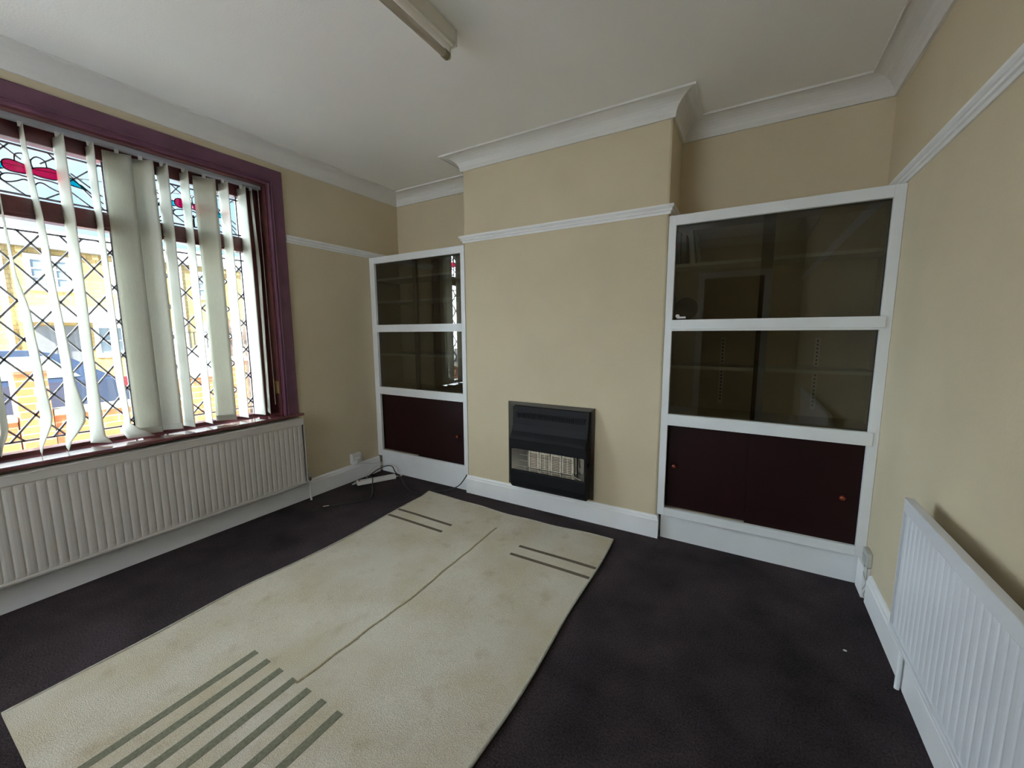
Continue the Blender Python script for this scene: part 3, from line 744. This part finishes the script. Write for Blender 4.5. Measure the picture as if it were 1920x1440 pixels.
# ------------------------------------------------------------------ rug
rg = thing('rug', (1.47, -1.22, 0.0), 'beige rug with brown and olive stripes and a soiled centre crease on the carpet', 'rug')
RN, RM = 40, 60
def rug_xy(u, v):
    """u across 0..1, v 0 (fireplace end) .. 1 (near end)"""
    y = -0.178 - v * 2.082
    xl = 0.752 + .030 * v + .022 * math.exp(-((v - .38) / .18) ** 2) - .018 * math.exp(-((v - .66) / .1) ** 2)
    xr = 2.190 + .020 * math.sin(v * 3.2) + .006 * math.sin(v * 14)
    x = xl + (xr - xl) * u
    y += (.014 * math.sin(u * 6.5 + 1.0) * math.exp(-v * 9)) + .004 * math.sin(u * 23) * math.exp(-v * 12)
    if u < .06 and v < .04: x -= .02 * (1 - u / .06) * (1 - v / .04); y += .012 * (1 - u / .06)
    return x, y
def rug_z(u, v):
    z = .009 + .0012 * math.sin(u * 9 + v * 5) * math.sin(v * 11)
    z -= .0025 * math.exp(-((u - .52) / .006) ** 2)
    z += .004 * math.exp(-((u) / .03) ** 2 - (v / .05) ** 2) + .003 * math.exp(-((v - .30) / .02) ** 2) * max(0, u - .8) * 4
    return z
def rug_patch(name, u0, u1, v0, v1, m, dz, nu=None, nv=None, wob=0.0):
    nu = nu or max(2, int((u1 - u0) * RN) + 1); nv = nv or max(2, int((v1 - v0) * RM) + 1); bm = nb(); g = []
    for i in range(nu + 1):
        row = []
        for j in range(nv + 1):
            u = u0 + (u1 - u0) * i / nu; v = v0 + (v1 - v0) * j / nv
            uu = u + wob * math.sin(v * 31) * .5 + wob * math.sin(v * 83) * .3
            x, y = rug_xy(uu, v); row.append(bm.verts.new((x, y, rug_z(u, v) + dz)))
        g.append(row)
    for i in range(nu):
        for j in range(nv): bm.faces.new((g[i][j], g[i + 1][j], g[i + 1][j + 1], g[i][j + 1]))
    top = bm.faces[:]
    r = bmesh.ops.extrude_face_region(bm, geom=top)
    vs_ = [x for x in r['geom'] if isinstance(x, bmesh.types.BMVert)]
    if dz == 0:
        for x in vs_: x.co.z = 0.0008
    else:
        for x in vs_: x.co.z -= .0012
    o = link(name, bm, m, rg, smooth=False); return o
rug_patch('pile', 0, 1, 0, 1, rug_m, 0, 80, 60)
def uv(x, y):
    v = (-0.178 - y) / 2.082
    a = rug_xy(0, v)[0]; b = rug_xy(1, v)[0]; return (x - a) / (b - a), v
for (xa, xb, y) in ((None, 1.242, -.510), (None, 1.242, -.604), (1.742, None, -.510), (1.738, None, -.606)):
    v = (-0.178 - y) / 2.082; a = rug_xy(0, v)[0]; b = rug_xy(1, v)[0]
    u0 = 0.0 if xa is None else (xa - a) / (b - a); u1 = 1.0 if xb is None else (xb - a) / (b - a)
    rug_patch('stripe', u0, u1, v - .0052, v + .0052, rug_brown, .0009, None, 2).__setitem__('label', 'brown woven stripe')
for x in (1.236, 1.320, 1.404, 1.488, 1.571, 1.654, 1.738):
    u, v = uv(x, -1.70); rug_patch('stripe', u - .0100, u + .0100, v, 1.0, rug_green, .0009, 2, None).__setitem__('label', 'olive woven stripe')
u, v = uv(1.505, -.24)
rug_patch('crease', .5175, .5228, .10, .735, rug_crease, .0036, 2, 60, .004)['label'] = 'brown soiled crease down the middle'
bm = nb()
for side in (0, 1):
    tube(bm, [(*rug_xy(side, v / 24), .0085) for v in range(25)], .0055, 6, k=3)
tube(bm, [(*rug_xy(u / 20, 0), .0075) for u in range(21)], .0045, 6, k=2)
link('edge_binding', bm, rug_edge, rg, smooth=True)

# ------------------------------------------------------------------ electrics at the left corner
def wallbox(loc):
    x, y, z = loc
    t = tag(link('wall_socket', bx(0.0008, .034, -.302, -.212, .150, .236), plastic, loc=(.0, -.257, .150), bevel=.004), 'white surface-mounted socket box on the window wall above the skirting', 'socket')
    t2 = link('faceplate', bx(.034, .040, -.300, -.214, .152, .234), plastic, t, bevel=.003)
    p = nb(); box(p, .040, .060, -.285, -.235, .165, .205); link('plug', p, plastic, t, bevel=.006)
wallbox((0, 0, 0))
ex = thing('extension_lead', (.18, -.18, 0), 'white extension socket bar lying on the carpet in the left corner', 'extension lead')
a = Vector((.115, -.335, 0)); b = Vector((.268, -.060, 0)); dd = (b - a).normalized(); sd_ = Vector((dd.y, -dd.x, 0)); mid = (a + b) / 2; L2 = (b - a).length / 2
bm = nb(); obox(bm, mid + Vector((0, 0, .0165)), dd * L2, sd_ * .026, (0, 0, .016)); link('socket_bar', bm, plastic, ex, bevel=.005)
for k in range(4):
    c = a + dd * (.05 + k * .078) + Vector((0, 0, .0330)); bm = nb()
    for du, dv in ((-.012, 0), (.010, .009), (.010, -.009)): obox(bm, c + dd * du + sd_ * dv, dd * .005, sd_ * .002, (0, 0, .0006))
    link('socket', bm, grey_p, ex)
bm = nb(); obox(bm, a + dd * .02 + Vector((0, 0, .0335)), dd * .006, sd_ * .012, (0, 0, .003)); link('switch', bm, mat('switch_red', (.25, .05, .04), .4), ex)
bm = nb(); tube(bm, [b + Vector((0, 0, .015)), b + Vector((.03, .045, .012)), (.262, -.020, .03), (.235, -.012, .070), (.17, -.012, .088), (.09, -.014, .080), (.045, -.05, .075), (.030, -.12, .055), (.035, -.17, .012), (.09, -.21, .006), (.055, -.27, .0045), (.08, -.35, .0045), (.105, -.345, .012), (.112, -.340, .014)], .0035, 8)
link('flex', bm, plastic, ex, smooth=True)
bm = nb(); tube(bm, [(.045, -.26, .20), (.062, -.28, .16), (.03, -.27, .143), (.026, -.18, .13), (.03, -.10, .10), (.055, -.03, .095), (.10, -.022, .100)], .0028, 8)
tag(link('white_cable', bm, plastic, smooth=True), 'white cable looping from the wall socket into the left corner', 'cable')
bm = nb()
tube(bm, [(.282, -.717, .0045), (.34, -.64, .0045), (.425, -.52, .0045), (.435, -.47, .0045), (.36, -.385, .0045), (.27, -.31, .012), (.20, -.245, .0385), (.14, -.215, .036), (.085, -.205, .010), (.060, -.15, .018), (.075, -.07, .05), (.14, -.03, .078), (.20, -.028, .080), (.245, -.04, .045), (.36, -.075, .006), (.50, -.17, .0045), (.62, -.225, .0045), (.72, -.222, .0045), (.745, -.150, .0045), (.84, -.070, .006), (.93, -.032, .05), (.99, -.024, .125), (1.001, -.020, .148)], .0042, 8)
bk = tag(link('black_cable', bm, cable_k, smooth=True), 'black coaxial cable snaking over the white extension bar to the chimney breast', 'cable')
bm = nb(); cyl(bm, (.286, -.712, .0065), (.262, -.742, .0065), .006, n=12); link('connector', bm, chrome, bk)

# right corner: white board end, junction box and wires
jb = tag(link('junction_box', bx(W - .022, W - .0008, -.115, -.035, .155, .225), mat('aged_plastic', (.50, .50, .47), .5, var=.15, vscale=30), loc=(W - .01, -.075, .155), bevel=.004),
         'small aged junction box on the right wall just under the wide cabinet', 'junction box')
link('terminal_strip', bx(W - .0235, W - .022, -.10, -.055, .170, .200), grey_p, jb)
bm = nb(); tube(bm, [(W - .012, -.10, .157), (W - .018, -.125, .12), (W - .012, -.122, .07), (W - .020, -.118, .03), (W - .014, -.110, .004)], .0025, 6)
tube(bm, [(W - .020, -.08, .157), (W - .024, -.105, .12), (W - .018, -.126, .09), (W - .026, -.118, .05)], .002, 6)
tag(link('grey_cable', bm, grey_p, smooth=True), 'thin grey wires dropping from the junction box to the carpet', 'cable')
struct('trim_7', bx(W - .026, W - .0012, -.10, 0.011, 0.0, .148), white_wd)
bm = nb(); bmesh.ops.create_icosphere(bm, subdivisions=1, radius=.006)
for v in bm.verts: v.co = Vector((v.co.x * 1.2 + 3.213, v.co.y * .8 - .545, v.co.z * .5 + .0035))
tag(link('paper_scrap', bm, plastic), 'tiny white scrap lying on the dark carpet by the right skirting', 'scrap')

# ------------------------------------------------------------------ outdoors
GZ = -0.35
paving = mat('pale_paving', (.80, .79, .76), .9, var=.2, vscale=1.5, bump=.2, bscale=30)
tarmac = mat('tarmac', (.16, .16, .165), .95, var=.2, vscale=3, bump=.3, bscale=60)
struct('garden_path', bx(-2.1, -0.27, -9, 5, GZ - .1, GZ), paving)
struct('pavement', bx(-4.6, -2.1, -14, 16, GZ - .14, GZ - .02), mat('pavement_slabs', (.30, .29, .27), .9, var=.2))
struct('road', bx(-12.2, -4.6, -30, 40, GZ - .3, GZ - .12), tarmac)
struct('far_pavement', bx(-24, -12.2, -30, 40, GZ - .3, GZ - .02), MATS['pavement_slabs'])
orange = brick_mat('orange_brick', (.44, .13, .045), (.50, .17, .06), (.42, .30, .19), .20, .062, .006, bump=.2)
coping_m = mat('pale_coping_stone', (.50, .43, .31), .85, var=.15, vscale=6, bump=.2, bscale=20)
gw = thing('garden_wall', (-2.2, -3.9, GZ - .02), 'low orange brick garden wall with pale coping outside the window', 'wall')
link('brickwork', bx(-2.30, -2.20, -6.6, -1.70, GZ - .02, .545), orange, gw)
link('brickwork', bx(-2.30, -2.20, -1.50, -0.62, GZ - .02, .565), orange, gw)
link('coping', bx(-2.335, -2.165, -6.6, -1.70, .545, .59), coping_m, gw, bevel=.006)
link('coping', bx(-2.335, -2.165, -1.50, -0.62, .565, .612), coping_m, gw, bevel=.006)
link('brickwork', bx(-2.30, -2.20, -0.62, -0.16, GZ - .02, .78), orange, gw)
link('coping', bx(-2.335, -2.165, -0.62, -0.16, .78, .83), coping_m, gw, bevel=.006)
def pier(y0, y1, zt, label, x0=-2.36, x1=-2.17):
    t = thing('brick_pier', (-2.26, (y0 + y1) / 2, GZ - .02), label, 'brick pier')
    link('shaft', bx(x0, x1, y0, y1, GZ - .02, zt), orange, t)
    link('cap', bx(x0 - .03, x1 + .03, y0 - .03, y1 + .03, zt, zt + .045), coping_m, t, bevel=.006)
pier(-1.69, -1.51, .945, 'orange brick pier with a pale cap in the low wall, left panes')
pier(-0.15, 0.02, .93, 'orange brick pier with a pale cap behind the right-hand panes')
fence_m = mat('weathered_fence_wood', (.20, .14, .11), .85, var=.35, vscale=8)
fn = thing('wooden_fence', (-3.1, 1.0, GZ), 'dark weathered picket fence seen through the right-hand panes', 'fence')
for k in range(13):
    y = .12 + k * .115; bm = nb(); prism(bm, [(y, GZ), (y + .085, GZ), (y + .085, 1.42), (y + .0425, 1.48), (y, 1.42)], 'x', -3.1, -3.08); link('picket', bm, fence_m, fn)
for z in (.2, 1.15): link('rail', bx(-3.08, -3.05, .10, 1.62, z, z + .07), fence_m, fn)

def car(y_rear, x_near, col, label, roof, sgn=-1, ln=4.1, tail=True):
    """long axis along y, rear at y_rear, body runs to -y when sgn=-1"""
    g = GZ - .12; wdt = 1.6; xf = x_near - wdt
    t = thing('parked_car', (x_near - wdt / 2, y_rear + sgn * ln / 2, g), label, 'car')
    paint = mat('car_paint_' + label.split()[0], col, .25, metal=.2, coat=.6)
    hgt = roof - g; Y = lambda f: y_rear + sgn * f * ln; Z = lambda f: g + f * hgt
    low = [(Y(0), Z(.22)), (Y(-.004), Z(.42)), (Y(.0), Z(.60)), (Y(.02), Z(.70)), (Y(.10), Z(.73)), (Y(.60), Z(.70)), (Y(.72), Z(.66)), (Y(.93), Z(.57)), (Y(.995), Z(.42)), (Y(1), Z(.22)), (Y(.95), Z(.15)), (Y(.04), Z(.15))]
    link('body', prism(nb(), low, 'x', xf, x_near), paint, t, bevel=.05)
    bm = nb(); cab0 = [(Y(.045), Z(.71)), (Y(.70), Z(.68)), (Y(.53), Z(.97)), (Y(.40), Z(1.0)), (Y(.24), Z(.995)), (Y(.16), Z(.95))]
    A_ = [bm.verts.new((x_near - .03 - (.12 if z > Z(.8) else 0), y, z)) for y, z in cab0]
    B_ = [bm.verts.new((xf + .03 + (.12 if z > Z(.8) else 0), y, z)) for y, z in cab0]
    n = len(cab0)
    for i in range(n): bm.faces.new((A_[i], A_[(i + 1) % n], B_[(i + 1) % n], B_[i]))
    bm.faces.new(A_); bm.faces.new(B_[::-1])
    link('cabin', bm, paint, t, bevel=.02)
    for f0, f1, f2, f3 in ((.13, .33, .31, .20), (.35, .60, .50, .355)):
        bm = nb(); pts = [(f0, .735), (f1, .735), (f2, .94), (f3, .94)]
        vs_ = []
        for dx in (0, .012):
            for f, h in pts:
                xx = x_near - .03 - .12 * max(0, (h - .71) / .26) + dx
                vs_.append(bm.verts.new((min(xx, x_near), Y(f), Z(h))))
        for q in ((0, 1, 2, 3), (7, 6, 5, 4), (0, 4, 5, 1), (1, 5, 6, 2), (2, 6, 7, 3), (3, 7, 4, 0)): bm.faces.new([vs_[i] for i in q])
        link('side_window', bm, car_glass, t)
    tyre = mat('tyre_rubber', (.02, .02, .02), .9); alloy = mat('alloy', (.5, .5, .52), .3, metal=1)
    for f in (.17, .80):
        for xx in (x_near - .02, xf + .02):
            s = 1 if xx > x_near - 1 else -1
            bm = nb(); cyl(bm, (xx - s * .16, Y(f), g + .28), (xx + s * .03, Y(f), g + .28), .28, n=24); wh = link('wheel', bm, tyre, t)
            bm = nb(); cyl(bm, (xx + s * .03, Y(f), g + .28), (xx + s * .036, Y(f), g + .28), .18, n=20); link('hub', bm, alloy, wh)
    bm = bx(x_near - .12, x_near + .004, min(Y(.035), Y(-.006)), max(Y(.035), Y(-.006)), Z(.56), Z(.70)); link('tail_light', bm, mat('tail_red', (.60, .02, .03), .2), t, bevel=.01)
    return t
car(-0.02, -5.6, (.04, .06, .11), 'blue saloon car parked beyond the low garden wall', 1.03)
car(4.60, -5.7, (.30, .50, .56), 'pale teal car parked further right along the road', 0.98)

stone = brick_mat('sandstone', (.66, .45, .18), (.54, .36, .13), (.36, .25, .11), .42, .135, .010, bump=.6, var=.25)
slate_m = mat('slate_roof', (.34, .34, .36), .7, var=.2, vscale=4)
render_w = mat('white_render', (.80, .80, .78), .7, var=.05)
pane_m = mat('dark_house_glass', (.22, .27, .31), .08, spec=.8)
dark_open = mat('grey_garage_door', (.20, .20, .21), .7, var=.1)
def house(y0, label, shop):
    HW = 4.3; X = -16.0; g = GZ - .02; ez = 3.95
    t = thing('terraced_house', (X - 1.5, y0 + HW / 2, g), label, 'house')
    link('wall', bx(X - 3, X, y0, y0 + HW - .003, g, ez), stone, t)
    link('roof', prism(nb(), [(X + .16, ez), (X - 1.5, ez + .75), (X - 3.1, ez)], 'y', y0, y0 + HW - .003), slate_m, t)
    link('gutter', bx(X + .05, X + .17, y0, y0 + HW - .003, ez - .10, ez - .01), mat('gutter_grey', (.25, .25, .24), .6), t)
    for k in range(8): link('corbel', bx(X + .001, X + .10, y0 + .2 + k * .54, y0 + .34 + k * .54, ez - .28, ez - .11), stone, t)
    def window(ya, yb, za, zb, nx=2, nz_=3):
        fr = nb(); box(fr, X + .001, X + .05, ya - .12, yb + .12, za - .14, za); box(fr, X + .001, X + .05, ya - .12, yb + .12, zb, zb + .16)
        box(fr, X + .001, X + .05, ya - .12, ya, za, zb); box(fr, X + .001, X + .05, yb, yb + .12, za, zb)
        for i in range(1, nx): yy = ya + (yb - ya) * i / nx; box(fr, X + .006, X + .045, yy - .018, yy + .018, za, zb)
        for i in range(1, nz_): zz = za + (zb - za) * i / nz_; box(fr, X + .007, X + .044, ya, yb, zz - .015, zz + .015)
        f = link('window_frame', fr, render_w, t); link('pane', bx(X + .002, X + .012, ya, yb, za, zb), pane_m, f)
    window(y0 + .45, y0 + 1.2, 2.72, 3.50, 3, 3); window(y0 + 2.35, y0 + 3.1, 2.72, 3.50, 2, 3)
    if shop:
        link('bay_fascia', bx(X + .001, X + .55, y0 + .1, y0 + 2.6, 1.62, 2.08), render_w, t)
        link('garage_door', bx(X + .001, X + .03, y0 + .35, y0 + 1.5, g, 1.50), dark_open, t)
        link('porch_post', bx(X + .40, X + .52, y0 + .12, y0 + .24, g, 1.62), render_w, t); link('porch_post', bx(X + .40, X + .52, y0 + 2.46, y0 + 2.58, g, 1.62), render_w, t)
        window(y0 + 1.75, y0 + 2.4, .6, 1.45, 2, 2)
    else:
        window(y0 + .6, y0 + 1.8, .5, 1.5, 3, 2)
    link('front_door', bx(X + .001, X + .04, y0 + 3.2, y0 + 3.85, g, 1.45), mat('white_door', (.7, .72, .72), .4), t)
    link('downpipe', bx(X + .001, X + .08, y0 + 4.12, y0 + 4.22, g, ez - .1), render_w, t)
    return t
for k, (lb, s) in enumerate((('stone terraced house opposite, leftmost and mostly hidden by the frame', False), ('stone terraced house opposite with a white ground-floor fascia', True),
                             ('stone terraced house opposite, behind the widest slats', False), ('stone terraced house opposite, above the pale teal car', False), ('stone terraced house opposite, rightmost, above the picket fence', False))):
    house(0.55 + (k - 1) * 4.3, lb, s)
rl = thing('garden_railing', (-13.4, 4.4, GZ - .02), 'dark railings on a white wall across the road', 'railing')
link('base_wall', bx(-13.5, -13.3, 2.9, 6.6, GZ - .02, .75), render_w, rl)
for k in range(30): link('bar', bx(-13.41, -13.38, 2.95 + k * .125, 2.98 + k * .125, .75, 1.28), mat('iron_black', (.05, .05, .055), .5), rl)
link('top_bar', bx(-13.42, -13.37, 2.9, 6.6, 1.28, 1.31), mat('iron_black', (0, 0, 0)), rl)
bm = nb(); tube(bm, [(-8, -14, 4.6), (-8, -6, 3.95), (-8, -.01, 4.08), (-8, .58, 4.12), (-8, 8, 4.9), (-8, 16, 6.0)], .012, 6)
tag(link('overhead_wire', bm, mat('wire_dark', (.1, .1, .1), .6), smooth=True), 'thin overhead wire crossing the sky above the street', 'wire')
